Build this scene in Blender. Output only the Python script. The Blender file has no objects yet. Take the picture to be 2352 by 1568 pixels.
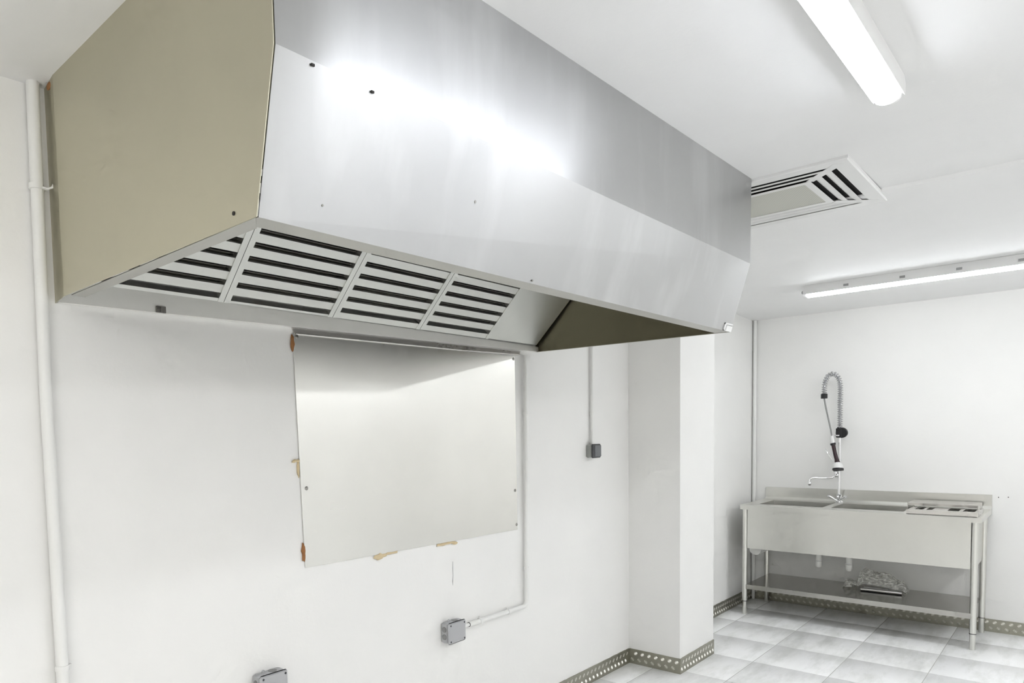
import bpy, math, random
from mathutils import Vector, Matrix, noise
rnd = random.Random(7)
sc = bpy.context.scene
C = sc.collection

# ---------------------------------------------------------------- camera
cam_data = bpy.data.cameras.new('camera')
cam = bpy.data.objects.new('camera', cam_data); C.objects.link(cam); sc.camera = cam
YAW, PITCH, ROLL = 0.795028, -0.0596227, -0.021949
fw = Vector((math.sin(YAW) * math.cos(PITCH), math.cos(YAW) * math.cos(PITCH), math.sin(PITCH)))
rt = Vector((math.cos(YAW), -math.sin(YAW), 0)); up = rt.cross(fw)
r2 = rt * math.cos(ROLL) + up * math.sin(ROLL); u2 = up * math.cos(ROLL) - rt * math.sin(ROLL)
cam.matrix_world = Matrix(((r2.x, u2.x, -fw.x, -0.7173), (r2.y, u2.y, -fw.y, -2.07695),
                           (r2.z, u2.z, -fw.z, 1.50043), (0, 0, 0, 1)))
cam_data.sensor_width = 36; cam_data.lens = 1595.467 / 2352 * 36
cam_data.shift_x = (1176 - 941.695) / 2352; cam_data.shift_y = (1087.874 - 784) / 2352
cam_data.clip_start = 0.02

# ---------------------------------------------------------------- world, exposure
w = bpy.data.worlds.new('world'); sc.world = w; w.use_nodes = True
w.node_tree.nodes['Background'].inputs[0].default_value = (.8, .86, 1, 1)
w.node_tree.nodes['Background'].inputs[1].default_value = .3
sc.view_settings.view_transform = 'Standard'; sc.view_settings.look = 'None'
sc.view_settings.exposure = 1.33; sc.view_settings.gamma = 1; sc.view_settings.use_curve_mapping = False
sc.cycles.use_denoising = True
sc.cycles.max_bounces = 7; sc.cycles.diffuse_bounces = 5; sc.cycles.glossy_bounces = 3
sc.cycles.use_adaptive_sampling = True; sc.cycles.adaptive_threshold = .07; sc.cycles.adaptive_min_samples = 12
LAMP = dict(hood=11.5, sink=13.5, rear=18.0, near=22.0, far=15.0)          # radiance of the tubes' diffusers; rear, near and far are added fill

# ---------------------------------------------------------------- materials
def mat(name, col, rough=.5, metal=0, emit=0, emit_col=(1, 1, 1), spec=.5):
    m = bpy.data.materials.new(name); m.use_nodes = True
    b = m.node_tree.nodes['Principled BSDF']
    b.inputs['Base Color'].default_value = (*col, 1); b.inputs['Roughness'].default_value = rough
    b.inputs['Metallic'].default_value = metal; b.inputs['Specular IOR Level'].default_value = spec
    if emit:
        b.inputs['Emission Color'].default_value = (*emit_col, 1); b.inputs['Emission Strength'].default_value = emit
    return m
def nodes(m): return m.node_tree.nodes, m.node_tree.links, m.node_tree.nodes['Principled BSDF']
def noise_tex(m, scale, detail=4, rough=.5, stretch=(1, 1, 1), coord='Object'):
    N, L, b = nodes(m)
    tc = N.new('ShaderNodeTexCoord'); mp = N.new('ShaderNodeMapping'); mp.inputs['Scale'].default_value = stretch
    t = N.new('ShaderNodeTexNoise'); t.inputs['Scale'].default_value = scale
    t.inputs['Detail'].default_value = detail; t.inputs['Roughness'].default_value = rough
    if coord == 'World':
        g = N.new('ShaderNodeNewGeometry'); L.new(g.outputs['Position'], mp.inputs[0])
    else: L.new(tc.outputs[coord], mp.inputs[0])
    L.new(mp.outputs[0], t.inputs[0]); return t
def ramp(m, src, stops):
    N, L, b = nodes(m); r = N.new('ShaderNodeValToRGB')
    while len(r.color_ramp.elements) < len(stops): r.color_ramp.elements.new(.5)
    for e, (p, c) in zip(r.color_ramp.elements, stops):
        e.position = p; e.color = (*c, 1) if isinstance(c, tuple) else (c, c, c, 1)
    L.new(src, r.inputs[0]); return r
def bump(m, src, strength, dist=.002):
    N, L, b = nodes(m); n = N.new('ShaderNodeBump'); n.inputs['Strength'].default_value = strength
    n.inputs['Distance'].default_value = dist; L.new(src, n.inputs['Height']); L.new(n.outputs[0], b.inputs['Normal'])

def painted(name, c0, c1):
    m = mat(name, c0, .62, spec=.3); N, L, b = nodes(m)
    big = noise_tex(m, 1.3, 5, .55, coord='World')
    r = ramp(m, big.outputs[0], [(.3, c1), (.65, c0)]); L.new(r.outputs[0], b.inputs['Base Color'])
    t = noise_tex(m, 55, 5, .6, coord='World'); bump(m, t.outputs[0], .12, .004)
    return m
M = {}
M['wall'] = painted('wall_paint', (.87, .865, .845), (.83, .827, .81))
M['ceiling'] = painted('ceiling_paint', (.87, .87, .865), (.83, .83, .825))

def steel(name, col, rough, aniso=.75, tangent=(.04, .13, .99), stain=0, streak=(1.2, 1.2, 260)):
    m = mat(name, col, rough, 1); N, L, b = nodes(m)
    b.inputs['Anisotropic'].default_value = aniso
    v = N.new('ShaderNodeCombineXYZ')
    for i in range(3): v.inputs[i].default_value = tangent[i]
    L.new(v.outputs[0], b.inputs['Tangent'])
    g = noise_tex(m, 3, 3, .6, streak, coord='World')                # brushing lines
    blot = noise_tex(m, 2.2, 6, .6, coord='World')
    mix = N.new('ShaderNodeMath'); mix.operation = 'MULTIPLY_ADD'; mix.inputs[1].default_value = .02; 
    L.new(g.outputs[0], mix.inputs[0])
    mr = N.new('ShaderNodeMath'); mr.operation = 'MULTIPLY_ADD'; mr.inputs[1].default_value = .07; mr.inputs[2].default_value = rough - .045
    L.new(blot.outputs[0], mr.inputs[0]); L.new(mr.outputs[0], mix.inputs[2]); L.new(mix.outputs[0], b.inputs['Roughness'])
    lo = tuple(c * .95 for c in col)
    r = ramp(m, blot.outputs[0], [(.35, lo), (.6, col)])
    if stain:                                                        # cleaning smears, vertical wipes
        s = noise_tex(m, 6, 5, .5, (1, 1, .22), coord='World')
        k = ramp(m, s.outputs[0], [(.50, 0.0), (.74, 1.0)])
        mc = N.new('ShaderNodeMix'); mc.data_type = 'RGBA'
        f = N.new('ShaderNodeMath'); f.operation = 'MULTIPLY'; f.inputs[1].default_value = stain
        L.new(k.outputs[0], f.inputs[0]); L.new(f.outputs[0], mc.inputs[0]); L.new(r.outputs[0], mc.inputs[6])
        mc.inputs[7].default_value = (*(min(1, c * 1.25) for c in col), 1)
        L.new(mc.outputs[2], b.inputs['Base Color'])
    else: L.new(r.outputs[0], b.inputs['Base Color'])
    return m
M['hood'] = steel('hood_steel', (.485, .487, .485), .34, aniso=.8, stain=.7)
M['hood_side'] = steel('hood_side_steel', (.585, .555, .435), .42, aniso=.5)
M['filter'] = steel('filter_steel', (.74, .745, .71), .5, aniso=.2)
M['baffle'] = mat('baffle_steel', (.30, .30, .26), .5, .8)
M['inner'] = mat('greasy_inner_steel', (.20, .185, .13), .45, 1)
M['lip'] = steel('lip_steel', (.54, .535, .50), .42, aniso=.3)
M['strip'] = steel('strip_steel', (.95, .945, .91), .55, aniso=.2)
M['sheet'] = steel('splash_sheet_steel', (.84, .83, .79), .26, aniso=.3)
M['sink'] = steel('sink_steel', (.76, .755, .715), .30, aniso=.5, tangent=(.8, .05, .6))
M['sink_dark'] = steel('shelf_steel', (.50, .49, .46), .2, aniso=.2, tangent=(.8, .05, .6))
M['tray'] = steel('tray_steel', (.74, .72, .69), .28, aniso=.2, tangent=(.8, .05, .6))
M['chrome'] = mat('chrome', (.85, .85, .86), .08, 1)
M['spring'] = mat('spring_steel', (.55, .55, .56), .18, 1)
M['tread'] = mat('tread_plate', (.37, .36, .30), .42, .9)
M['stud'] = mat('tread_stud', (.88, .87, .82), .35, .7)
M['black'] = mat('black_plastic', (.012, .012, .013), .4)
M['dark'] = mat('shade_black', (.006, .006, .006), .9)  # near-black colour standing in for deep shade inside openings
M['pvc'] = mat('white_pvc', (.80, .80, .77), .35)
M['conduit'] = mat('painted_conduit', (.82, .82, .80), .45)
M['box'] = mat('grey_box_plastic', (.44, .445, .455), .45)
M['box_dark'] = mat('grey_knockout', (.27, .27, .265), .5)
M['switch'] = mat('switch_grey', (.36, .37, .35), .45)
M['switch_dark'] = mat('switch_charcoal', (.055, .057, .06), .4)
M['rocker'] = mat('rocker_grey', (.15, .155, .165), .35)
M['screw'] = mat('screw_metal', (.32, .31, .29), .4, 1)
M['hole'] = mat('dark_hole', (.02, .018, .016), .7)
M['white_plastic'] = mat('white_plastic', (.78, .78, .77), .4)
for k_, c_ in (('hood', (.90, .93, 1)), ('sink', (.94, .97, 1)), ('rear', (.96, .975, 1)), ('near', (1, .985, .965)), ('far', (.95, .97, 1))):
    M['diffuser_' + k_] = mat('lamp_diffuser_' + k_, (.9, .9, .9), .4, emit=LAMP[k_], emit_col=c_)
M['grey_clip'] = mat('lamp_clip_grey', (.35, .35, .35), .4, .6)
M['foam'] = mat('dried_foam', (.66, .54, .34), .8)
M['rust'] = mat('rusty_foam', (.33, .15, .055), .85)
M['grout'] = mat('grout', (.50, .50, .48), .9)
M['grip'] = mat('dark_grip', (.03, .012, .014), .35)
M['tag'] = mat('tag_white', (.85, .85, .84), .4)
# floor tile
m = M['tile'] = mat('floor_tile', (.7, .7, .7), .34); N, L, b = nodes(m)
t = noise_tex(m, 2.6, 7, .62, (.55, 1.5, 1), coord='World')
oi = N.new('ShaderNodeObjectInfo'); ad = N.new('ShaderNodeMath'); ad.operation = 'MULTIPLY_ADD'
ad.inputs[1].default_value = .10; L.new(oi.outputs['Random'], ad.inputs[0]); L.new(t.outputs[0], ad.inputs[2])
r = ramp(m, ad.outputs[0], [(.36, (.74, .745, .735)), (.47, (.87, .875, .87)), (.64, (.93, .935, .94))]); sm = noise_tex(m, 5.5, 8, .68, (.4, 1.5, 1), coord='World'); rs = ramp(m, sm.outputs[0], [(.38, (.86, .865, .85)), (.52, (1, 1, 1))])
mm = N.new('ShaderNodeMix'); mm.data_type = 'RGBA'; mm.blend_type = 'MULTIPLY'; mm.inputs[0].default_value = 1
L.new(r.outputs[0], mm.inputs[6]); L.new(rs.outputs[0], mm.inputs[7]); L.new(mm.outputs[2], b.inputs['Base Color'])
t2 = noise_tex(m, 30, 4, .6, (.4, 1.6, 1), coord='World'); bump(m, t2.outputs[0], .08, .002)
# perforated plate of the diffuser
m = M['perf'] = mat('perforated_plate', (.48, .48, .43), .6); N, L, b = nodes(m)
tc = N.new('ShaderNodeTexCoord'); vo = N.new('ShaderNodeTexVoronoi'); vo.inputs['Scale'].default_value = 140; vo.inputs['Randomness'].default_value = 0
L.new(tc.outputs['Object'], vo.inputs['Vector'])
r = ramp(m, vo.outputs['Distance'], [(.30, (.40, .40, .36)), (.40, (.62, .62, .56))]); L.new(r.outputs[0], b.inputs['Base Color'])
# thin plastic film
m = M['film'] = bpy.data.materials.new('clear_film'); m.use_nodes = True
N, L = m.node_tree.nodes, m.node_tree.links; b = N['Principled BSDF']; out = N['Material Output']
b.inputs['Base Color'].default_value = (.88, .88, .84, 1); b.inputs['Roughness'].default_value = .25
tr = N.new('ShaderNodeBsdfTransparent'); mx = N.new('ShaderNodeMixShader')
tr.inputs[0].default_value = (.93, .93, .91, 1)
nz = N.new('ShaderNodeTexNoise'); nz.inputs['Scale'].default_value = 14; rr = N.new('ShaderNodeValToRGB')
rr.color_ramp.elements[0].position = .40; rr.color_ramp.elements[0].color = (.18, .18, .18, 1)
rr.color_ramp.elements[1].position = .68; rr.color_ramp.elements[1].color = (.75, .75, .75, 1)
L.new(nz.outputs[0], rr.inputs[0]); L.new(rr.outputs[0], mx.inputs[0])
L.new(tr.outputs[0], mx.inputs[1]); L.new(b.outputs[0], mx.inputs[2]); L.new(mx.outputs[0], out.inputs[0])

# ---------------------------------------------------------------- mesh helpers
class MB:
    """collects shapes in world coordinates; build() links them as one mesh object"""
    def __init__(s): s.v = []; s.f = []
    def add(s, vs, fs):
        o = len(s.v); s.v += [Vector(v) for v in vs]; s.f += [tuple(o + i for i in f) for f in fs]; return s
    def box(s, x0, x1, y0, y1, z0, z1):
        return s.hexa([(x0, y0, z0), (x1, y0, z0), (x1, y1, z0), (x0, y1, z0), (x0, y0, z1), (x1, y0, z1), (x1, y1, z1), (x0, y1, z1)])
    def hexa(s, p):
        return s.add(p, [(3, 2, 1, 0), (4, 5, 6, 7), (0, 1, 5, 4), (1, 2, 6, 5), (2, 3, 7, 6), (3, 0, 4, 7)])
    def cbox(s, x0, x1, y0, y1, z0, z1, c):
        """box with chamfered edges all round"""
        pts = []
        for z, i in ((z0, c), (z0 + c, 0), (z1 - c, 0), (z1, c)):
            a0, a1, b0, b1 = x0 + i, x1 - i, y0 + i, y1 - i
            pts += [(a0 + c, b0, z), (a1 - c, b0, z), (a1, b0 + c, z), (a1, b1 - c, z), (a1 - c, b1, z), (a0 + c, b1, z), (a0, b1 - c, z), (a0, b0 + c, z)]
        f = [tuple(range(7, -1, -1)), tuple(range(24, 32))]
        for k in range(3):
            for i in range(8): f.append((k * 8 + i, k * 8 + (i + 1) % 8, k * 8 + 8 + (i + 1) % 8, k * 8 + 8 + i))
        return s.add(pts, f)
    def prism(s, poly, d):
        n = len(poly); d = Vector(d); a = [Vector(p) for p in poly]
        nrm = sum((a[i].cross(a[(i + 1) % n]) for i in range(n)), Vector())
        if nrm.dot(d) < 0: a = a[::-1]
        return s.add(a + [p + d for p in a], [tuple(range(n - 1, -1, -1)), tuple(range(n, 2 * n))] + [(i, (i + 1) % n, n + (i + 1) % n, n + i) for i in range(n)])
    def tube(s, pts, r, n=12, cap=True):
        pts = [Vector(p) for p in pts]; R = r if isinstance(r, (list, tuple)) else [r] * len(pts); o = len(s.v)
        t0 = (pts[1] - pts[0]).normalized(); a = t0.orthogonal().normalized(); rings = []
        for i, p in enumerate(pts):
            t = (pts[min(i + 1, len(pts) - 1)] - pts[max(i - 1, 0)]).normalized()
            a = (a - t * a.dot(t)).normalized(); b_ = t.cross(a)
            rings.append([p + (a * math.cos(k * 2 * math.pi / n) + b_ * math.sin(k * 2 * math.pi / n)) * R[i] for k in range(n)])
        f = [(i * n + k, i * n + (k + 1) % n, (i + 1) * n + (k + 1) % n, (i + 1) * n + k) for i in range(len(pts) - 1) for k in range(n)]
        if cap: f += [tuple(range(n - 1, -1, -1)), tuple((len(pts) - 1) * n + k for k in range(n))]
        return s.add([v for r_ in rings for v in r_], f)
    def lathe(s, prof, base, axis=(0, 0, 1), n=20):
        """prof: (radius, height) pairs along axis from base"""
        base, axis = Vector(base), Vector(axis).normalized()
        return s.tube([base + axis * h for _, h in prof] if all(prof[i][1] != prof[i + 1][1] for i in range(len(prof) - 1)) else
                      [base + axis * (h + i * 1e-5) for i, (_, h) in enumerate(prof)], [max(r_, 1e-4) for r_, _ in prof], n)
    def sphere(s, c, r, n=10, sc_=(1, 1, 1)):
        c = Vector(c); vs = [c + Vector((0, 0, -r * sc_[2]))]; f = []; m_ = n // 2
        for i in range(1, m_):
            th = math.pi * i / m_
            for k in range(n):
                ph = 2 * math.pi * k / n
                vs.append(c + Vector((r * math.sin(th) * math.cos(ph) * sc_[0], r * math.sin(th) * math.sin(ph) * sc_[1], -r * math.cos(th) * sc_[2])))
        vs.append(c + Vector((0, 0, r * sc_[2]))); last = len(vs) - 1
        for k in range(n):
            f.append((0, 1 + (k + 1) % n, 1 + k)); f.append((last, last - n + k, last - n + (k + 1) % n))
            for i in range(m_ - 2): f.append((1 + i * n + k, 1 + i * n + (k + 1) % n, 1 + (i + 1) * n + (k + 1) % n, 1 + (i + 1) * n + k))
        return s.add(vs, f)
    def mesh(s, name, m_, off=(0, 0, 0)):
        me = bpy.data.meshes.new(name); off = Vector(off)
        me.from_pydata([tuple(v - off) for v in s.v], [], s.f); me.materials.append(m_)
        me.polygons.foreach_set('use_smooth', [True] * len(me.polygons)); me.set_sharp_from_angle(angle=math.radians(38)); me.update()
        return me
    def build(s, name, m_, parent=None, label=None, kind=None):
        o = bpy.data.objects.new(name, s.mesh(name, m_, base_of(parent))); C.objects.link(o)
        if parent: o.parent = parent
        if label: o['label'] = label
        if kind: o['kind'] = kind
        return o
def base_of(p):
    o = Vector()
    while p is not None: o += p.location; p = p.parent
    return o
def put(mesh, name, parent, loc=(0, 0, 0)):
    o = bpy.data.objects.new(name, mesh); C.objects.link(o); o.parent = parent; o.location = loc; return o
def thing(name, label, cat, loc, group=None):
    o = bpy.data.objects.new(name, None); C.objects.link(o); o.location = loc; o.empty_display_size = .1
    o['label'] = label; o['category'] = cat
    if group: o['group'] = group
    return o
def tag(o, label, cat, group=None):
    o['label'] = label; o['category'] = cat
    if group: o['group'] = group
    return o
def struct(name, mb, m_): return mb.build(name, m_, None, kind='structure')
def arc(c, r, a0, a1, ax, ay, n=8):
    c, ax, ay = Vector(c), Vector(ax), Vector(ay)
    return [c + ax * r * math.cos(a0 + (a1 - a0) * i / n) + ay * r * math.sin(a0 + (a1 - a0) * i / n) for i in range(n + 1)]
def disc(y, x, z, r, nrm, depth=.0015, n=10):
    p = Vector((x, y, z)); return MB().tube([p, p + Vector(nrm) * depth], r, n)

# ---------------------------------------------------------------- room
XF, X0, Y1 = 5.613, -3.4, -4.3
def zc(x):                                                           # the ceiling is not quite level
    return 2.462 + .0145 * x if x < 2.9 else 2.4922 - (x - 2.9) * .0410
wall_left = struct('wall_left', MB().box(X0 - .15, XF + .15, 0, .15, -.1, 2.75), M['wall'])
wall_far = struct('wall_far', MB().box(XF, XF + .15, Y1 - .15, 0, -.1, 2.75), M['wall'])
struct('wall_right', MB().box(X0 - .15, XF, Y1 - .15, Y1, -.1, 2.75), M['wall'])
struct('wall_near', MB().box(X0 - .15, X0, Y1, 0, -.1, 2.75), M['wall'])
# ceiling: gently falling beyond an uneven plaster ridge
cb = MB()
ys = [Y1 + (0 - Y1) * i / 60 for i in range(61)]
def ridge(y): return 2.93 + .03 * math.sin(y * 2.2 + .5) + .018 * noise.noise(Vector((y * 5, 3, 1)))
cols = []
for y in ys:
    x = ridge(y); cols.append([(X0, y, zc(X0)), (x - .010, y, 2.504), (x, y, 2.4905), (XF, y, zc(XF))])
vs = [p for c in cols for p in c]; fs = []
for i in range(60):
    for k in range(3): a = i * 4 + k; fs.append((a, a + 4, a + 5, a + 1))
n0 = len(vs); vs += [(x, y, 2.75) for x in (X0, XF) for y in (Y1, 0)]
cb.add(vs, fs + [(n0, n0 + 2, n0 + 3, n0 + 1)])
struct('ceiling', cb, M['ceiling'])
pillar = struct('pillar', MB().box(3.367, 3.888, -.33, 0, 0, 2.5), M['wall'])
# floor: grout bed with tiles laid on it
floor = struct('floor', MB().box(X0, XF, Y1, 0, -.1, -.0015), M['grout'])
txs = [X0] + [3.433 + .4525 * k for k in range(-15, 5)] + [XF]; tys = [-.58 + .42 * k for k in range(-8, 2)]
tys = [Y1] + tys + [0]; cache = {}
for i in range(len(txs) - 1):
    for j in range(len(tys) - 1):
        a, b_ = txs[i + 1] - txs[i], tys[j + 1] - tys[j]
        if a < .02 or b_ < .02: continue
        key = (round(a, 3), round(b_, 3))
        if key not in cache:
            g = .0022; mb = MB(); c = .002
            q = lambda ins, z: [(g + ins, g + ins, z), (a - g - ins, g + ins, z), (a - g - ins, b_ - g - ins, z), (g + ins, b_ - g - ins, z)]
            mb.add(q(0, -.004) + q(0, -.0012) + q(c, 0), [(k, (k + 1) % 4, 4 + (k + 1) % 4, 4 + k) for k in range(4)] + [(4 + k, 4 + (k + 1) % 4, 8 + (k + 1) % 4, 8 + k) for k in range(4)] + [(8, 9, 10, 11)])
            cache[key] = mb.mesh('floor_tile', M['tile'])
        put(cache[key], 'floor_tile', floor, (txs[i], tys[j], 0))
# tread plate skirting: plate plus pressed studs
def skirting(name, p, q, out, h=.094, t=.006):
    p, q, out = Vector(p), Vector(q), Vector(out); d = (q - p); L_ = d.length; d.normalize(); Z = Vector((0, 0, 1))
    top = []; n = max(2, int(L_ / .02))
    for i in range(n + 1): top.append(h + .0022 * noise.noise(Vector((i * .6, p.x * 3, p.y * 7))))
    mb = MB(); P = lambda a, z, o: p + d * a + Z * z + out * o
    vs = []
    for i in range(n + 1):
        a = L_ * i / n; vs += [P(a, 0, t), P(a, top[i], t), P(a, top[i], 0), P(a, 0, 0)]
    fs = [(4 * i + k, 4 * i + (k + 1) % 4, 4 * i + 4 + (k + 1) % 4, 4 * i + 4 + k) for i in range(n) for k in range(4)] + [(0, 1, 2, 3), tuple(4 * n + k for k in (3, 2, 1, 0))]
    if d.cross(Z).dot(out) < 0: fs = [f[::-1] for f in fs]
    mb.add(vs, fs); o = struct(name, mb, M['tread'])
    st = MB(); pitch = .044; k = 0; a = .02
    while a < L_ - .015:
        for row in (0, 1):
            z0 = .028 if row == 0 else .068; ca = a + (pitch / 2 if row else 0); sg = 1 if row == 0 else -1
            if ca > L_ - .015: continue
            for j in (-1.5, -.5, .5, 1.5):
                ax = Vector((math.cos(math.radians(48)) * sg, math.sin(math.radians(48)))); pr = Vector((-ax.y, ax.x))
                cc = Vector((ca, z0)) + pr * j * .0062; hl = .0125 * (1 if abs(j) < 1 else .75); wd = .0028
                pts = [cc - ax * hl, cc + pr * wd, cc + ax * hl, cc - pr * wd, cc]
                V = [P(c_.x, c_.y, t - .0002) for c_ in pts[:4]] + [P(cc.x, cc.y, t + .0022)]
                st.add(V, [(0, 1, 4), (1, 2, 4), (2, 3, 4), (3, 0, 4)])
        a += pitch
    s_ = st.build('tread_studs', M['stud'], o, 'bright raised studs pressed in the plate', 'stuff')
    return o
skirting('baseboard_left', (X0, 0, 0), (3.361, 0, 0), (0, -1, 0))
skirting('baseboard_pillar', (3.367, -.006, 0), (3.367, -.330, 0), (-1, 0, 0))
skirting('baseboard_pillar', (3.361, -.33, 0), (3.888, -.33, 0), (0, -1, 0))
skirting('baseboard_left', (3.888, 0, 0), (5.607, 0, 0), (0, -1, 0))
skirting('baseboard_far', (XF, 0, 0), (XF, Y1, 0), (-1, 0, 0), .09)
# marks on the walls
for y, z in ((-1.627, .957), (-1.679, .96)):
    MB().tube([(XF - .001, y, z), (XF + .002, y, z)], .0035, 8).build('screw_hole', M['hole'], wall_far, 'small dark screw hole')
dr = MB(); pts = [(1.668, -.001, .905), (1.6665, -.001, .87), (1.668, -.001, .84), (1.664, -.001, .815), (1.6645, -.001, .795)]
dr.tube(pts, [.0008, .0014, .001, .0018, .0005], 6); dr.build('paint_drip', M['box'], wall_left, 'thin grey drip mark on the plaster')

# ---------------------------------------------------------------- extractor hood
hood = thing('extractor_hood', 'large stainless steel extractor hood hung against the left wall under the ceiling', 'extractor hood', (1.16, -.5, 1.882))
T = .0018
LP = dict(rb=(0, 0, 1.882), lip=(0, -1.004, 1.890), cre=(0, -1.072, 2.163), top=(0, -1.069, zc(0) + .004))
RP = dict(rb=(2.356, 0, 1.902), lip=(2.321, -.990, 1.889), cre=(2.321, -1.066, 2.156), top=(2.328, -1.066, zc(2.33) + .004))
V = {k: Vector(v) for k, v in LP.items()}; W = {k: Vector(v) for k, v in RP.items()}
inx = Vector((.0045, 0, 0))
def sheet(a, b_, c, d, th, nudge=(0, 0, 0)):
    a, b_, c, d = (Vector(p) + Vector(nudge) for p in (a, b_, c, d)); return MB().prism([a, b_, c, d], Vector(th))
fu = sheet(V['cre'] + inx, W['cre'], W['top'], V['top'] + inx, (0, T, 0)).build('front_panel', M['hood'], hood, 'upright front panel, brightly lit')
fl = sheet(V['lip'] + inx, W['lip'], W['cre'], V['cre'] + inx, (0, T, .0005)).build('front_panel', M['hood'], hood, 'lower front panel sloping back to the lip')
# the underside lip behind the front edge, with its returned inner edge
MB().prism([V['lip'] + inx, W['lip'], W['lip'] + Vector((0, .058, .001)), V['lip'] + inx + Vector((0, .056, .001))], (0, 0, T)).prism(
    [V['lip'] + Vector((.03, .056, .001)), W['lip'] + Vector((0, .058, .001)), W['lip'] + Vector((0, .058, .016)), V['lip'] + Vector((.03, .056, .016))], (0, -T, 0)).build('front_lip', M['lip'], hood)
# left end: panel, turned-back strip at the wall, bottom flange
kx = -.010
side = MB().prism([(kx, -.095, 1.886), V['lip'], V['cre'], V['top'], (kx, -.095, zc(0) + .004)], (T, 0, 0))
side = side.build('side_panel', M['hood_side'], hood, 'dull beige grey left end panel')
MB().prism([(0, 0, 1.882), (kx, -.095, 1.886), (kx, -.095, zc(0) + .004), (0, 0, zc(0) + .004)], (T, 0, 0)).build('side_strip', M['hood_side'], hood, 'turned back strip along the wall')
MB().prism([(.001, -1.0, 1.889), (.001, -.12, 1.886), (.036, -.12, 1.885), (.036, -.95, 1.888)], (0, 0, T)).prism(
    [(.036, -.95, 1.888), (.036, -.12, 1.885), (.036, -.12, 1.897), (.036, -.95, 1.900)], (-T, 0, 0)).build('side_flange', M['lip'], hood)
rs_ = MB().sphere((kx * .6 - .001, -.055, 2.448), 1, 12, (.0025, .016, .010))
rs_.build('rust_spot', M['rust'], hood, 'rust brown spot at the top of the strip')
# right end
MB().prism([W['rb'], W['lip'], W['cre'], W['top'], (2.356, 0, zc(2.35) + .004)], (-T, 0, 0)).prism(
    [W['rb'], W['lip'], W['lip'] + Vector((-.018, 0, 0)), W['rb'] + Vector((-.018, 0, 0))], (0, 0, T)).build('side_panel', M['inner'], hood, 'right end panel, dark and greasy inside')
# strip along the wall below the filters
zr = lambda x: 1.882 + .020 * x / 2.356
MB().hexa([(.002, -.020, zr(0)), (2.35, -.020, zr(2.35)), (2.35, -.002, zr(2.35)), (.002, -.002, zr(0)),
           (.002, -.020, 1.946), (2.35, -.020, 1.928), (2.35, -.002, 1.928), (.002, -.002, 1.946)]).build('rear_channel', M['strip'], hood)
# plenum box that closes the hood above and behind the filters
FP = Vector((0, -.021, 1.9465)); S45 = math.sqrt(.5)
def fp(x, s, n): return Vector((x, FP.y - s * S45 - n * S45, FP.z + s * S45 - n * S45 - .0065 * (x / 2.35) * 2))
def fbox(mb, x0, x1, s0, s1, n0, n1):
    return mb.hexa([fp(x0, s0, n0), fp(x1, s0, n0), fp(x1, s0, n1), fp(x0, s0, n1), fp(x0, s1, n0), fp(x1, s1, n0), fp(x1, s1, n1), fp(x0, s1, n1)])
FLEN = .46
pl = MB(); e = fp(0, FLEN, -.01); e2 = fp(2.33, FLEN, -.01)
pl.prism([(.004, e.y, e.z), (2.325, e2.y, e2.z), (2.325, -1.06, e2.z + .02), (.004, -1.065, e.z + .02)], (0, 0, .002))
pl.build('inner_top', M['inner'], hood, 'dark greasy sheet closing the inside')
fbox(MB(), .006, 2.33, .0, FLEN, -.075, -.07).build('plenum_back', M['dark'], hood, 'black sheet standing in for the shade behind the filters')  # sheet coloured black in place of the plenum's shade
bounds = [.047, .517, .977, 1.453, 1.926]
XD = -.055                                                          # the frames lean slightly
slat_cache = {}
for k in range(4):
    x0, x1 = bounds[k] + .001, bounds[k + 1] - .001; off = .030 if k < 2 else .047
    if k == 0: off = .033
    fr = MB(); rail = .021
    fbox(fr, x0, x0 + rail, 0, FLEN, -.028, .004); fbox(fr, x1 - rail, x1, 0, FLEN, -.028, .004)
    fbox(fr, x0 + rail, x1 - rail, 0, off - .0208, -.026, .002); fbox(fr, x0 + rail, x1 - rail, FLEN - .02, FLEN, -.026, .002)
    f_ = fr.build('grease_filter', M['filter'], hood)
    s = off; i = 0; a0, a1 = x0 + rail - .001, x1 - rail + .001
    sl = MB()                                                       # one baffle bar: flat face with two turned-in edges
    fbox(sl, a0, a1, 0, .0300, -.002, .0005); fbox(sl, a0, a1, 0, .0018, -.010, -.002); fbox(sl, a0, a1, .0282, .0300, -.010, -.002)
    me = sl.mesh('filter_slat', M['filter'], base_of(f_))
    bk = MB(); fbox(bk, a0, a1, -.046, -.0185, -.030, -.0275); fbox(bk, a0, a1, -.046, -.0442, -.0275, -.019); fbox(bk, a0, a1, -.0203, -.0185, -.0275, -.016)
    me2 = bk.mesh('filter_baffle', M['baffle'], base_of(f_))
    while s + .0325 < FLEN - .018:
        d = fp(0, s, 0) - fp(0, 0, 0)
        put(me, 'filter_slat', f_, d)
        if i > 0: put(me2, 'filter_baffle', f_, d + (fp(0, .004, 0) - fp(0, 0, 0)))
        s += .0508; i += 1
b_ = MB(); fbox(b_, 1.927, 2.332, 0, FLEN, -.010, -.002); b_.build('blank_panel', M['filter'], hood, 'plain panel beside the last filter')
b_ = MB(); fbox(b_, .006, .046, 0, FLEN, -.010, -.002); b_.build('blank_panel', M['filter'], hood)
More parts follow.
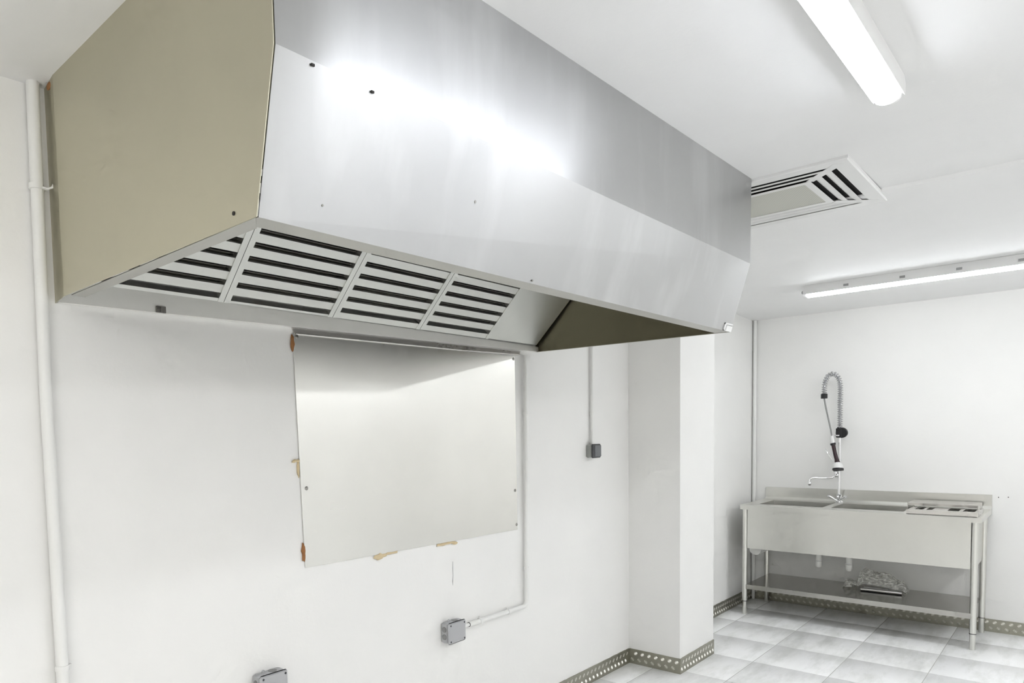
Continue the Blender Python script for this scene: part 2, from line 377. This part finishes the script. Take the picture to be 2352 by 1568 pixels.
# small fittings
cl = MB(); cl.box(.284, .314, -.026, -.020, 1.884, 1.904).box(.296, .302, -.029, -.026, 1.886, 1.902).box(.286, .312, -.028, -.0262, 1.893, 1.896)
cl.build('bracket', M['screw'], hood, 'small metal bracket under the rear edge')
tg = MB(); t0 = W['lip']; sl_ = (W['cre'] - W['lip']).normalized(); on = Vector((0, -.0035, -.001))
def tq(a, b__): return t0 + Vector((a, 0, 0)) + sl_ * b__ + on
for a, b2, c, d in ((-.085, -.072, .0, .032), (-.085, -.004, .026, .032), (-.085, -.004, .0, .004), (-.062, -.004, .004, .022)):
    tg.prism([tq(a, c), tq(b2, c), tq(b2, d), tq(a, d)], (0, .003, 0))
tg.build('corner_clip', M['tag'], hood, 'white clip at the lower right corner')
def on_front(x, z): 
    k = (z - 1.890) / (2.160 - 1.890); return -1.003 - .068 * k + .010 * x / 2.32 - .001
for x, z, r in ((.142, 1.937, .0022), (.578, 2.033, .0035), (.86, 1.897, .003)):
    disc(on_front(x, z), x, z, r, (0, -1, -.2)).build('rivet', M['screw'], hood)
for x in (.084, .228):
    MB().box(x - .004, x + .003, -1.0735, -1.0705, 2.1535, 2.1575).build('crease_hole', M['hole'], hood, 'small dark nick below the crease')
MB().tube([(-.0022, -.932, 1.912), (0, -.932, 1.912)], .004, 10).build('rivet', M['hole'], hood, 'dark hole in the end panel')

# ---------------------------------------------------------------- splash sheet on the wall under the hood
sp = thing('splash_sheet', 'stainless steel sheet screwed to the left wall below the extractor hood', 'wall panel', (1.49, 0, .996))
MB().prism([(.805, -.002, 1.868), (.830, -.002, 1.007), (2.168, -.002, .996), (2.161, -.002, 1.868)], (0, -.003, 0)).build('sheet', M['sheet'], sp)
MB().prism([(.803, -.001, 1.8875), (.812, -.001, 1.866), (2.19, -.001, 1.874), (2.21, -.001, 1.895)], (0, -.006, 0)).tube([(.815, -.010, 1.8655), (1.75, -.010, 1.871), (2.2, -.010, 1.881)], .003, 8).build('top_rail', M['tray'], sp, 'bright folded top edge')
for x, z in ((.823, 1.856), (2.150, 1.855), (.846, 1.302), (2.150, 1.196), (2.160, 1.022)):
    MB().lathe([(.0075, 0), (.0075, .001), (.005, .0035), (.0005, .004)], (x, -.005, z), (0, -1, 0), 12).build('screw', M['screw'], sp)
def lump(x, z, sx, sz, m_, name, seed):
    mb = MB(); mb.sphere((x, -.004, z), 1, 14, (sx, .007, sz))
    for v in mb.v: 
        k = 1 + .9 * noise.noise(v * 75 + Vector((seed, 0, 0))); v.x = x + (v.x - x) * k; v.z = z + (v.z - z) * k; v.y = min(v.y, -.0005)
    mb.build(name, m_, sp)
lump(.803, 1.836, .008, .026, M['rust'], 'foam_lump', 1); lump(.803, 1.405, .016, .006, M['foam'], 'foam_lump', 2); lump(.812, 1.375, .004, .04, M['foam'], 'foam_lump', 8)
lump(.824, 1.062, .008, .032, M['rust'], 'foam_lump', 3); lump(1.21, .994, .03, .012, M['foam'], 'foam_lump', 4); lump(1.27, 1.000, .04, .005, M['foam'], 'foam_lump', 5)
lump(1.61, .995, .06, .007, M['foam'], 'foam_lump', 6); lump(1.68, .99, .025, .006, M['foam'], 'foam_lump', 7)

# ---------------------------------------------------------------- pipes and conduits
def clip(parent, p, d, r, out=(0, -1, 0), m_='conduit', tail=None):
    """saddle ring round a pipe at p running along d"""
    p, d = Vector(p), Vector(d); mb = MB().tube([p - d * .007, p + d * .007], r + .003, 14)
    side_ = d.cross(Vector(out)).normalized(); q = p + side_ * (r + .006)
    mb.tube([q, q - Vector(out) * p.length * 0 + Vector(out) * -(r * .8)], .005, 8)
    if tail: mb.tube(tail, [.003] * (len(tail) - 1) + [.001], 6)
    return mb.build('clip', M[m_], parent)
pw = thing('wall_pipe', 'thick white painted pipe rising up the left wall beside the hood end panel', 'pipe', (-.04, -.02, 0))
MB().tube([(-.040, -.020, .0), (-.038, -.020, .8), (-.043, -.020, 1.6), (-.036, -.020, zc(0) - .0005)], .0165, 20).build('tube', M['conduit'], pw)
clip(pw, (-.040, -.020, 2.185), (0, 0, 1), .0165, tail=[(-.030, -.036, 2.182), (-.018, -.040, 2.180), (-.006, -.041, 2.186), (-.002, -.040, 2.200)])
clip(pw, (-.038, -.020, .860), (0, 0, 1), .0165)

cv = thing('wall_conduit', 'thin white conduit right of the steel sheet turning left into a grey junction box', 'conduit', (2.215, -.02, .59))
path = [(1.80, -.020, .597), (2.190, -.020, .597)] + arc((2.190, -.020, .625), .028, -math.pi / 2, 0, (1, 0, 0), (0, 0, 1), 6)[1:] + [(2.224, -.020, 1.2), (2.232, -.020, 1.878)]
MB().tube(path, .0115, 14).build('tube', M['conduit'], cv)
MB().tube([(1.690, -.022, .598), (1.755, -.021, .598)], .0085, 12).build('tube', M['conduit'], cv)
MB().tube([(1.750, -.021, .598), (1.806, -.020, .597)], [.0115, .0125], 14).build('sleeve', M['pvc'], cv)
MB().tube([(1.7485, -.021, .598), (1.7505, -.021, .598)], .0108, 14).build('sleeve_mouth', M['hole'], cv, 'dark mouth of the sleeve')
clip(cv, (1.835, -.020, .597), (-1, 0, 0), .0115); clip(cv, (2.06, -.020, .597), (-1, 0, 0), .0115)
clip(cv, (2.2285, -.020, 1.585), (0, 0, 1), .0115); clip(cv, (2.2205, -.020, .79), (0, 0, 1), .0115)

cs = thing('wall_conduit', 'thin white conduit dropping from behind the hood to the grey wall switch', 'conduit', (2.895, -.015, 1.408))
MB().tube([(2.893, -.016, 1.408), (2.895, -.016, 1.7), (2.902, -.016, zc(2.895) - .0005)], .0095, 14).build('tube', M['conduit'], cs)
clip(cs, (2.894, -.016, 1.585), (0, 0, 1), .0095)

cp = thing('corner_pipe', 'slim white pipe in the far left corner behind the sink', 'pipe', (5.590, -.022, 0))
MB().tube([(5.590, -.022, .0), (5.591, -.022, 1.2), (5.590, -.022, zc(5.59) - .0005)], .014, 16).build('tube', M['conduit'], cp)
clip(cp, (5.590, -.022, 1.55), (0, 0, 1), .014)
# ---------------------------------------------------------------- junction boxes and switch
def junction(label, x, z, w_, h, d, loc_grp):
    t = thing('junction_box', label, 'junction box', (x + w_ / 2, 0, z), loc_grp)
    MB().cbox(x, x + w_, -d + .014, 0, z, z + h, .006).build('body', M['box'], t)
    MB().cbox(x - .0015, x + w_ + .0015, -d, -d + .0135, z - .0015, z + h + .0015, .005).build('lid', M['box'], t)
    for i, (a, b2) in enumerate(((.010, .010), (w_ - .010, .010), (.010, h - .010), (w_ - .010, h - .010))):
        MB().tube([(x + a, -d - .0008, z + b2), (x + a, -d + .002, z + b2)], .0042, 10).build('screw', M['switch_dark'], t)
    for zz in (.32, .68):
        MB().lathe([(.013, 0), (.0125, .0025), (.009, .0025), (.0085, .0012), (.0005, .0012)], (x + .0002, -d * .42, z + h * zz), (-1, 0, 0), 16).build('knockout', M['box_dark'], t)
    MB().lathe([(.016, 0), (.0155, .002), (.011, .002), (.0105, .001), (.0005, .001)], (x + w_ * .62, -d * .42, z + h - .0002), (0, 0, 1), 16).build('knockout', M['box_dark'], t)
    ring = arc((x + w_ * .30, -d * .35, z + h + .004), .0055, 0, 2 * math.pi, (1, 0, 0), (0, 0, 1), 12)
    MB().tube(ring, .002, 8, False).build('eyelet', M['box'], t)
    return t
junction('square grey junction box at the end of the bent white conduit', 1.576, .548, .114, .093, .053, None)
junction('square grey junction box low on the left wall, cut by the bottom picture edge', .588, .575, .112, .093, .056, None)
sw = thing('wall_switch', 'small grey surface switch with charcoal rocker on the left wall near the pillar', 'switch', (2.9, 0, 1.332))
MB().cbox(2.852, 2.938, -.034, 0, 1.332, 1.408, .005).build('body', M['switch'], sw)
MB().cbox(2.850, 2.940, -.046, -.0345, 1.330, 1.410, .004).build('frame', M['switch_dark'], sw)
MB().hexa([(2.872, -.0475, 1.338), (2.934, -.0515, 1.338), (2.934, -.044, 1.338), (2.872, -.044, 1.338), (2.872, -.0475, 1.402), (2.934, -.0515, 1.402), (2.934, -.044, 1.402), (2.872, -.044, 1.402)]).build('rocker', M['rocker'], sw)

# ---------------------------------------------------------------- lamps
def lamp(label, a, b_, wd=.078, ht=.078, group=None, glow='rear', clips=True):
    """linear batten from a to b, its flat back on the ceiling"""
    a, b_ = Vector(a), Vector(b_); d = (b_ - a).normalized(); s = Vector((0, 0, 1)).cross(d); ln = (b_ - a).length
    t = thing('ceiling_lamp', label, 'ceiling lamp', (a + b_) / 2, group)
    dz = (b_.z - a.z)
    def ring(u, prof): return [a + (b_ - a) * u + s * y + Vector((0, 0, z)) for y, z in prof]
    def loft(prof, u0, u1, mb, caps=True):
        n = len(prof); p = ring(u0, prof) + ring(u1, prof)
        f = [(i, n + i, n + (i + 1) % n, (i + 1) % n) for i in range(n)] + [tuple(range(n)), tuple(range(2 * n - 1, n - 1, -1))]
        return mb.add(p, f)
    h = wd / 2
    low = [(-h * .84, -ht * .66)] + [(h * .84 * math.cos(math.pi + math.pi * i / 12), -ht * .72 + ht * .28 * math.sin(math.pi + math.pi * i / 12)) for i in range(13)] + [(h * .84, -ht * .66)]
    upp = [(-h * .86, -ht * .68), (-h * .98, -ht * .74), (-h, -ht * .34), (-h * .9, 0), (h * .9, 0), (h, -ht * .34), (h * .98, -ht * .74), (h * .86, -ht * .68)]
    e = .022 / ln
    loft(upp, 0, 1, MB()).build('housing', M['white_plastic'], t)
    loft(low, e, 1 - e, MB()).build('diffuser', M['diffuser_' + glow], t)
    cap = [(y * .93, z * .96) for y, z in low]
    for u0, u1, uo in ((0, e, 0), (1 - e, 1, 1)):
        c_ = loft(cap, u0, u1, MB()).build('end_cap', M['white_plastic'], t)
        p = a + (b_ - a) * uo + Vector((0, 0, -ht * .5)); dd = d * (-1 if uo == 0 else 1)
        MB().lathe([(.011, 0), (.011, .012), (.008, .016), (.0005, .016)], p, dd, 12).build('gland', M['grey_clip'], c_)
    for u in (.2, .44, .66, .88) if clips else ():
        for sg in (-1, 1):
            p = a + (b_ - a) * u + s * sg * h + Vector((0, 0, -ht * .34))
            q = MB(); k = s * sg * .004
            q.prism([p - d * .014, p + d * .014, p + d * .014 + Vector((0, 0, -.014)), p - d * .014 + Vector((0, 0, -.014))], k).build('clip', M['grey_clip'], t)
    return t
lamp('glowing white tube lamp on the ceiling in front of the hood, nearest the viewer', (.50, -1.635, zc(.5)), (1.745, -1.635, zc(1.745)), glow='hood', clips=False)
lamp('glowing white tube lamp on the ceiling above the sink, parallel to the far wall', (4.565, -.668, zc(4.565)), (4.565, -1.925, zc(4.565)), glow='sink')
lamp('added unseen fill tube on the ceiling continuing the sink row toward the right wall', (4.565, -2.45, zc(4.565)), (4.565, -3.70, zc(4.565)), glow='far')  # out of view, added to lift the floor and far wall
lamp('added unseen fill tube on the ceiling behind the viewer', (-2.3, -1.635, zc(-2.3)), (-1.05, -1.635, zc(-1.05)), glow='near')  # unseen tube added to even out the light on the left
lamp('added unseen fill tube on the ceiling out in the room, parallel to the hood', (1.2, -3.2, zc(1.2)), (2.45, -3.2, zc(2.45)))  # added fill, out of view, one half of a row
lamp('added unseen fill tube on the ceiling between the pillar and the right wall', (2.9, -3.2, zc(2.9) - .002), (4.15, -3.2, zc(4.15)))  # other half of the row, added to spread the fill evenly
lamp('added unseen fill tube on the ceiling between the right wall and the viewer', (-.9, -3.4, zc(-.9)), (.35, -3.4, zc(.35)), glow='near')  # another fill source added out of view
lamp('added unseen fill tube on the ceiling in the near right corner', (-2.9, -3.4, zc(-2.9)), (-1.65, -3.4, zc(-1.65)), glow='near')  # unseen, added to brighten the near end of the room

# ---------------------------------------------------------------- ceiling diffuser
cx, cy, cz = 2.690, -1.047, 2.4985
df = thing('ceiling_diffuser', 'square white ceiling air diffuser with black slots behind the hood corner', 'air diffuser', (cx, cy, cz))
def sq(h, z): return [(cx - h, cy - h, z), (cx + h, cy - h, z), (cx + h, cy + h, z), (cx - h, cy + h, z)]
def sqring(mb, rings):
    n = len(rings); p = [q for h, z in rings for q in sq(h, z)]
    f = [(i * 4 + k, i * 4 + (k + 1) % 4, ((i + 1) % n) * 4 + (k + 1) % 4, ((i + 1) % n) * 4 + k) for i in range(n) for k in range(4)]
    return mb.add(p, f)
zb = cz - .016
sqring(MB(), [(.357, cz), (.357, zb + .004), (.352, zb), (.300, zb), (.300, zb + .0015), (.350, zb + .0015), (.354, cz)]).build('frame', M['white_plastic'], df)
pp = sq(.354, cz - .0025) + sq(.354, cz - .0005); MB().add(pp, [(3, 2, 1, 0), (4, 5, 6, 7), (0, 1, 5, 4), (1, 2, 6, 5), (2, 3, 7, 6), (3, 0, 4, 7)]).build('recess_shade', M['dark'], df, 'black plate standing in for the shaded opening behind the louvres')  # flat black plate painted in for the duct's shade, no hole above
for ho in (.278, .234):
    sqring(MB(), [(ho, zb), (ho - .018, zb), (ho - .032, zb + .009), (ho - .032, zb + .0102), (ho - .018, zb + .0012), (ho, zb + .0012)]).build('louvre', M['white_plastic'], df)
sqring(MB(), [(.187, zb), (.160, zb), (.160, zb + .006), (.163, zb + .006), (.163, zb + .0015), (.187, zb + .0015)]).build('louvre', M['white_plastic'], df)
p = sq(.1625, zb + .003); MB().add(p + sq(.1625, zb + .0055), [(3, 2, 1, 0), (4, 5, 6, 7)]).build('grille_plate', M['perf'], df, 'grey perforated centre plate')
for sx, sy in ((1, 1), (1, -1), (-1, 1), (-1, -1)):
    a = Vector((cx + sx * .186, cy + sy * .186, zb)); b_ = Vector((cx + sx * .318, cy + sy * .318, zb)); k = Vector((-sx * 1.0, sy * 1.0, 0)).normalized() * .019
    MB().prism([a - k * .8 - Vector((0, 0, .0006)), b_ - k - Vector((0, 0, .0006)), b_ + k - Vector((0, 0, .0006)), a + k * .8 - Vector((0, 0, .0006))], (0, 0, .0015)).build('corner_bar', M['white_plastic'], df)

# ---------------------------------------------------------------- sink bench
FX, SY0, SY1, ZT = 4.992, -.115, -1.593, .875
sk = thing('sink_bench', 'long stainless steel double sink bench on round legs against the far wall', 'sink', (5.3, -.854, 0))
holes = [(5.115, 5.475, -.660, -.215), (5.115, 5.475, -1.158, -.714), (5.115, 5.475, -1.535, -1.215)]
xs = [FX, 5.115, 5.475, 5.598]; ysg = [SY1, -1.535, -1.215, -1.158, -.714, -.660, -.215, SY0]
tp = MB()
for i in range(3):
    for j in range(7):
        if any(h[0] <= xs[i] and xs[i + 1] <= h[1] and h[2] <= ysg[j] and ysg[j + 1] <= h[3] for h in holes): continue
        tp.box(xs[i], xs[i + 1], ysg[j], ysg[j + 1], ZT - .002, ZT)
tp.box(FX, FX + .003, SY1, SY0, ZT - .036, ZT - .002).box(FX + .003, 5.598, SY0 - .003, SY0, ZT - .036, ZT - .002).box(FX + .003, 5.598, SY1, SY1 + .003, ZT - .036, ZT - .002)
tp.tube([(FX + .002, SY1 + .002, ZT - .003), (FX + .002, SY0 - .002, ZT - .003)], .003, 8)
tp.build('worktop', M['sink'], sk)
MB().box(5.598, 5.609, SY1, SY0, ZT - .036, ZT + .098).prism([(5.58, SY0, ZT), (5.598, SY0, ZT), (5.598, SY0, ZT + .018)], (0, SY1 - SY0, 0)).build('backsplash', M['sink'], sk)
for x0, x1, y0, y1 in holes:
    zb_ = .560; bm = MB(); t = .0015
    bm.box(x0 - t, x0, y0, y1, zb_, ZT - .002).box(x1, x1 + t, y0, y1, zb_, ZT - .002).box(x0, x1, y0 - t, y0, zb_, ZT - .002).box(x0, x1, y1, y1 + t, zb_, ZT - .002).box(x0, x1, y0, y1, zb_ - t, zb_)
    bm.build('basin', M['sink'], sk)
MB().box(FX + .030, FX + .033, -1.538, -.160, .530, ZT - .034).box(FX + .033, FX + .05, -1.538, -.160, .530, .533).build('front_apron', M['sink'], sk)
for y in (SY0 - .046, SY1 + .040):
    MB().prism([(FX + .055, y, ZT - .034), (FX + .055, y, .55), (FX + .10, y, .52), (5.50, y, .52), (5.545, y, .55), (5.545, y, ZT - .034)], (0, .003, 0)).build('side_apron', M['sink'], sk)
for z, x in ((.80, FX + .075), (.80, FX + .105)):
    MB().tube([(x, SY1 + .0405, z), (x, SY1 + .037, z)], .006, 10).build('screw', M['screw'], sk)
MB().box(5.52, 5.55, -1.52, -.17, .505, .535).build('rear_bar', M['black'], sk, 'black bar behind the sink bowls')  # plain black bar behind and just below the bowls
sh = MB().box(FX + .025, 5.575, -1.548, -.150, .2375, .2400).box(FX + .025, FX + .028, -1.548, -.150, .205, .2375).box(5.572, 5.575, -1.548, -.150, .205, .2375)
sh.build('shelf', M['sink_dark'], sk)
for x in (FX + .040, 5.553):
    for y in (-.140, -1.558):
        lg = MB().tube([(x, y, .108), (x, y, ZT - .034)], .0190, 20).build('leg', M['sink'], sk)
        MB().tube([(x, y, .104), (x, y, .1085)], .0192, 20).build('ring', M['black'], lg, 'black plastic ring')
        MB().lathe([(.0150, 0), (.0165, .003), (.0165, .1045)], (x, y, 0), n=20).build('foot', M['sink'], lg)
def trap(y, x, z):
    d_ = MB().tube([(x, y, .56), (x, y, z + .052)], .022, 18)
    d_ = d_.build('drain', M['pvc'], sk, 'white plastic drain cup')
    MB().lathe([(.0245, .0), (.0245, .008)], (x, y, z + .048), n=18).build('collar', M['white_plastic'], d_)
    MB().lathe([(.012, -.004), (.0175, .0), (.0225, .012), (.0235, .046)], (x, y, z), n=18).build('cup', M['pvc'], d_)
trap(-.596, 5.292, .392); trap(-.797, 5.292, .388)
d_ = MB().tube([(FX + .13, -.188, .511), (5.49, -.188, .511)], .045, 24).build('drain', M['pvc'], sk, 'white drain pipe end behind the left leg')

# faucet
TX, TY = 5.523, -.675
ZB = ZT
ZT += .001
fc = thing('spray_faucet', 'tall chrome spray faucet with coiled spring hose standing behind the sink bowls', 'faucet', (TX, TY, ZT))
MB().lathe([(.028, 0), (.028, .006), (.018, .016), (.016, .045), (.020, .052), (.020, .064), (.012, .07)], (TX, TY, ZT), n=20).build('base', M['chrome'], fc)
MB().tube([(TX, TY, ZT + .05), (TX, TY + .003, 1.46)], .0115, 16).build('post', M['chrome'], fc)
for sg, lab in ((1, None), (-1, None)):
    a = Vector((TX - .012, TY + sg * .008 + .004, ZT + .016)); b_ = Vector((TX - .030, TY + sg * .058 + .006, ZT + .050))
    h_ = MB().tube([a, a.lerp(b_, .5), b_ - (b_ - a) * .05, b_], [.008, .009, .012, .007], 12).build('handle', M['chrome'], fc)
    MB().sphere(b_, .012, 10, (1, 1, .8)).build('knob', M['chrome'], h_)
MB().sphere((TX - .024, TY + .004, ZT + .046), .013, 12).build('cap', M['chrome'], fc)
# swing arm with its valve
ar = MB().tube([(TX, TY + .002, 1.088), (TX - .010, TY + .022, 1.088)] + [(TX - .014, TY + .03, 1.084), (TX - .02, TY + .045, 1.071), (TX - .05, TY + .10, 1.068), (TX - .08, TY + .150, 1.072), (TX - .09, TY + .170, 1.070), (TX - .096, TY + .181, 1.058), (TX - .097, TY + .184, 1.035)], .0072, 12)
ar = ar.build('swing_spout', M['chrome'], fc)
MB().lathe([(.009, 0), (.012, .006), (.012, .022), (.009, .028)], (TX - .097, TY + .184, 1.012), n=14).build('nozzle', M['chrome'], ar)
MB().sphere((TX - .008, TY + .018, 1.090), .017, 12, (1, 1, 1.2)).build('valve', M['chrome'], fc)
vv = MB().tube([(TX - .01, TY + .022, 1.10), (TX - .014, TY + .026, 1.145), (TX - .012, TY + .024, 1.17)], [.012, .015, .010], 12).build('valve', M['chrome'], fc)
MB().box(TX - .034, TY * 0 + TX - .022, TY + .010, TY + .034, 1.122, 1.130).build('valve_ring', M['black'], vv)
# bracket with round knob
br = MB().cbox(TX - .02, TX + .02, TY - .014, TY + .026, 1.385, 1.462, .006).build('bracket', M['black'], fc, 'black plastic wall clamp with round knob')
MB().lathe([(.038, 0), (.041, .004), (.041, .02), (.034, .026), (.0005, .026)], (TX + .012, TY - .012, 1.424), (-1, 0, 0), 22).build('knob', M['black'], br)
MB().box(TX - .0225, TX - .0205, TY + .0, TY + .03, 1.398, 1.408).build('band', M['chrome'], br)
# spring path: straight up, over in an arch, down to the cuff
pth = [Vector((TX, TY + .002, 1.462 + .29 * i / 10)) for i in range(11)]
top_c, rr_ = Vector((TX - .02, TY + .050, 1.752)), .05
for i in range(1, 17):
    a = math.pi * i / 16; pth.append(Vector((TX - .05 * (1 - math.cos(a)) / 2, TY + .002 + .099 * (1 - math.cos(a)) / 2, 1.752 + .132 * math.sin(a) ** .8)))
pth.append(Vector((TX - .05, TY + .101, 1.728)))
MB().tube(pth, .009, 10).build('hose', M['box'], fc, 'grey hose inside the spring')
def resample(p, n):
    L_ = [0]
    for i in range(1, len(p)): L_.append(L_[-1] + (p[i] - p[i - 1]).length)
    out_ = []; k = 0
    for i in range(n):
        t = L_[-1] * i / (n - 1)
        while k < len(p) - 2 and L_[k + 1] < t: k += 1
        f = (t - L_[k]) / max(1e-9, L_[k + 1] - L_[k]); out_.append(p[k].lerp(p[k + 1], f))
    return out_
turns = 36; q = resample(pth, turns * 12); hel = []
for i, p in enumerate(q):
    t = (q[min(i + 1, len(q) - 1)] - q[max(i - 1, 0)]).normalized(); X = Vector((1, 0, 0)); X = (X - t * X.dot(t)).normalized(); Y = t.cross(X)
    a = 2 * math.pi * i / 12; hel.append(p + (X * math.cos(a) + Y * math.sin(a)) * .0175)
MB().tube(hel, .0031, 6).build('spring', M['spring'], fc)
cuff = MB().lathe([(.022, 0), (.023, .003), (.023, .034), (.018, .038)], (TX - .05, TY + .101, 1.694), n=18).build('cuff', M['black'], fc, 'black cuff below the spring')
hp = [(TX - .05, TY + .101, 1.70), (TX - .055, TY + .086, 1.62), (TX - .062, TY + .066, 1.53), (TX - .066, TY + .048, 1.45), (TX - .066, TY + .041, 1.40)]
MB().tube(hp, .006, 10).build('hose', M['box_dark'], fc, 'thin grey hose to the spray gun')
sg_ = MB().tube([(TX - .066, TY + .041, 1.402), (TX - .066, TY + .034, 1.345)], [.012, .0145], 14).build('spray_gun', M['white_plastic'], fc, 'spray gun with white neck')
MB().tube([(TX - .066, TY + .034, 1.345), (TX - .066, TY + .030, 1.330)], .019, 14).build('gun_collar', M['black'], sg_)
MB().tube([(TX - .066, TY + .030, 1.330), (TX - .068, TY + .018, 1.27), (TX - .07, TY + .004, 1.215), (TX - .072, TY - .002, 1.192)], [.014, .013, .015, .020], 14).build('gun_grip', M['grip'], sg_, 'dark red black grip')
MB().tube([(TX - .072, TY - .002, 1.194), (TX - .076, TY - .005, 1.172), (TX - .080, TY - .008, 1.148)], [.022, .034, .037], 18).build('spray_head', M['white_plastic'], sg_)
MB().tube([(TX - .080, TY - .008, 1.149), (TX - .083, TY - .009, 1.135)], .0385, 18).build('head_rim', M['black'], sg_, 'black rim of the spray head')
MB().tube([(TX - .075, TY + .022, 1.196), (TX - .085, TY + .05, 1.245), (TX - .09, TY + .07, 1.285), (TX - .09, TY + .082, 1.302)], .0032, 8).build('lever', M['chrome'], sg_)

ZT = ZB
# drain tray over the third bowl
dt = thing('drain_tray', 'steel drain tray with raised back plate set over the right end of the sink', 'drain tray', (5.28, -1.37, ZT))
MB().box(5.300, 5.565, -1.545, -1.152, .918, .922).box(5.300, 5.303, -1.545, -1.152, .905, .918).box(5.303, 5.565, -1.545, -1.542, ZT + .0005, .918).box(5.303, 5.565, -1.155, -1.152, ZT + .0005, .918).build('back_plate', M['tray'], dt)
ty = MB(); bars = [(-1.565, -1.545), (-1.482, -1.462), (-1.400, -1.318), (-1.286, -1.268), (-1.222, -1.196)]
ty.box(FX - .014, 5.115, -1.570, -1.196, .893, .897)
ty.box(5.282, 5.305, -1.570, -1.196, .893, .897)
for a, b_ in bars: ty.box(5.115, 5.282, a, b_, .893, .897)
ty.box(FX - .016, FX - .013, -1.572, -1.194, .880, .906).box(FX - .013, 5.305, -1.573, -1.570, ZT + .0005, .906).box(FX - .013, 5.305, -1.196, -1.193, ZT + .0005, .900)
ty.build('slotted_tray', M['tray'], dt)
MB().box(5.02, 5.04, -1.566, -1.20, ZT + .0005, .893).build('foot_strip', M['tray'], dt)

# tubes and the plastic bag on the shelf
t1 = tag(MB().tube([(5.315, -.872, .2545), (5.335, -1.125, .2545)], .0142, 16).build('chrome_tube', M['chrome']), 'longer bright chrome tube lying at the front of the shelf under the sink', 'tube')
t2 = tag(MB().tube([(5.373, -.885, .2545), (5.373, -1.040, .2545)], .0142, 16).build('chrome_tube', M['chrome']), 'shorter chrome tube half wrapped in plastic film behind the longer one', 'tube')
bg = MB(); nx, ny = 60, 22; ps = []
for i in range(nx + 1):
    for j in range(ny + 1):
        u, v_ = i / nx, j / ny; g = lambda c, d_: math.exp(-((u - c) / d_) ** 2)
        y = -.742 - .40 * u
        xf = 5.396 - .075 * g(.08, .09) - .085 * g(.265, .035) + .008 * noise.noise(Vector((u * 14, 0, 4)))
        x = xf + (5.545 - xf) * v_
        prof = min(1, u / .05) ** .7 * min(1, (1 - u) / .06) ** .7 * (.072 + .085 * g(.36, .13) + .07 * g(.62, .17) + .012 * g(.95, .05) - .03 * g(.16, .06))
        c = min(1, (v_ + .03) / .30) ** .6 * min(1, (1.02 - v_) / .45) ** .6
        rid = abs(noise.noise(Vector((u * 7, v_ * 4, 1.7)))) + .35 * abs(noise.noise(Vector((u * 15, v_ * 9, 5))))
        ps.append((x, y, .2412 + max(.0, prof * c * (.80 + .30 * rid))))
bg.add(ps, [(i * (ny + 1) + j, (i + 1) * (ny + 1) + j, (i + 1) * (ny + 1) + j + 1, i * (ny + 1) + j + 1) for i in range(nx) for j in range(ny)])
bo = tag(bg.build('plastic_bag', M['film']), 'crumpled clear plastic bag on the shelf under the sink', 'plastic bag')
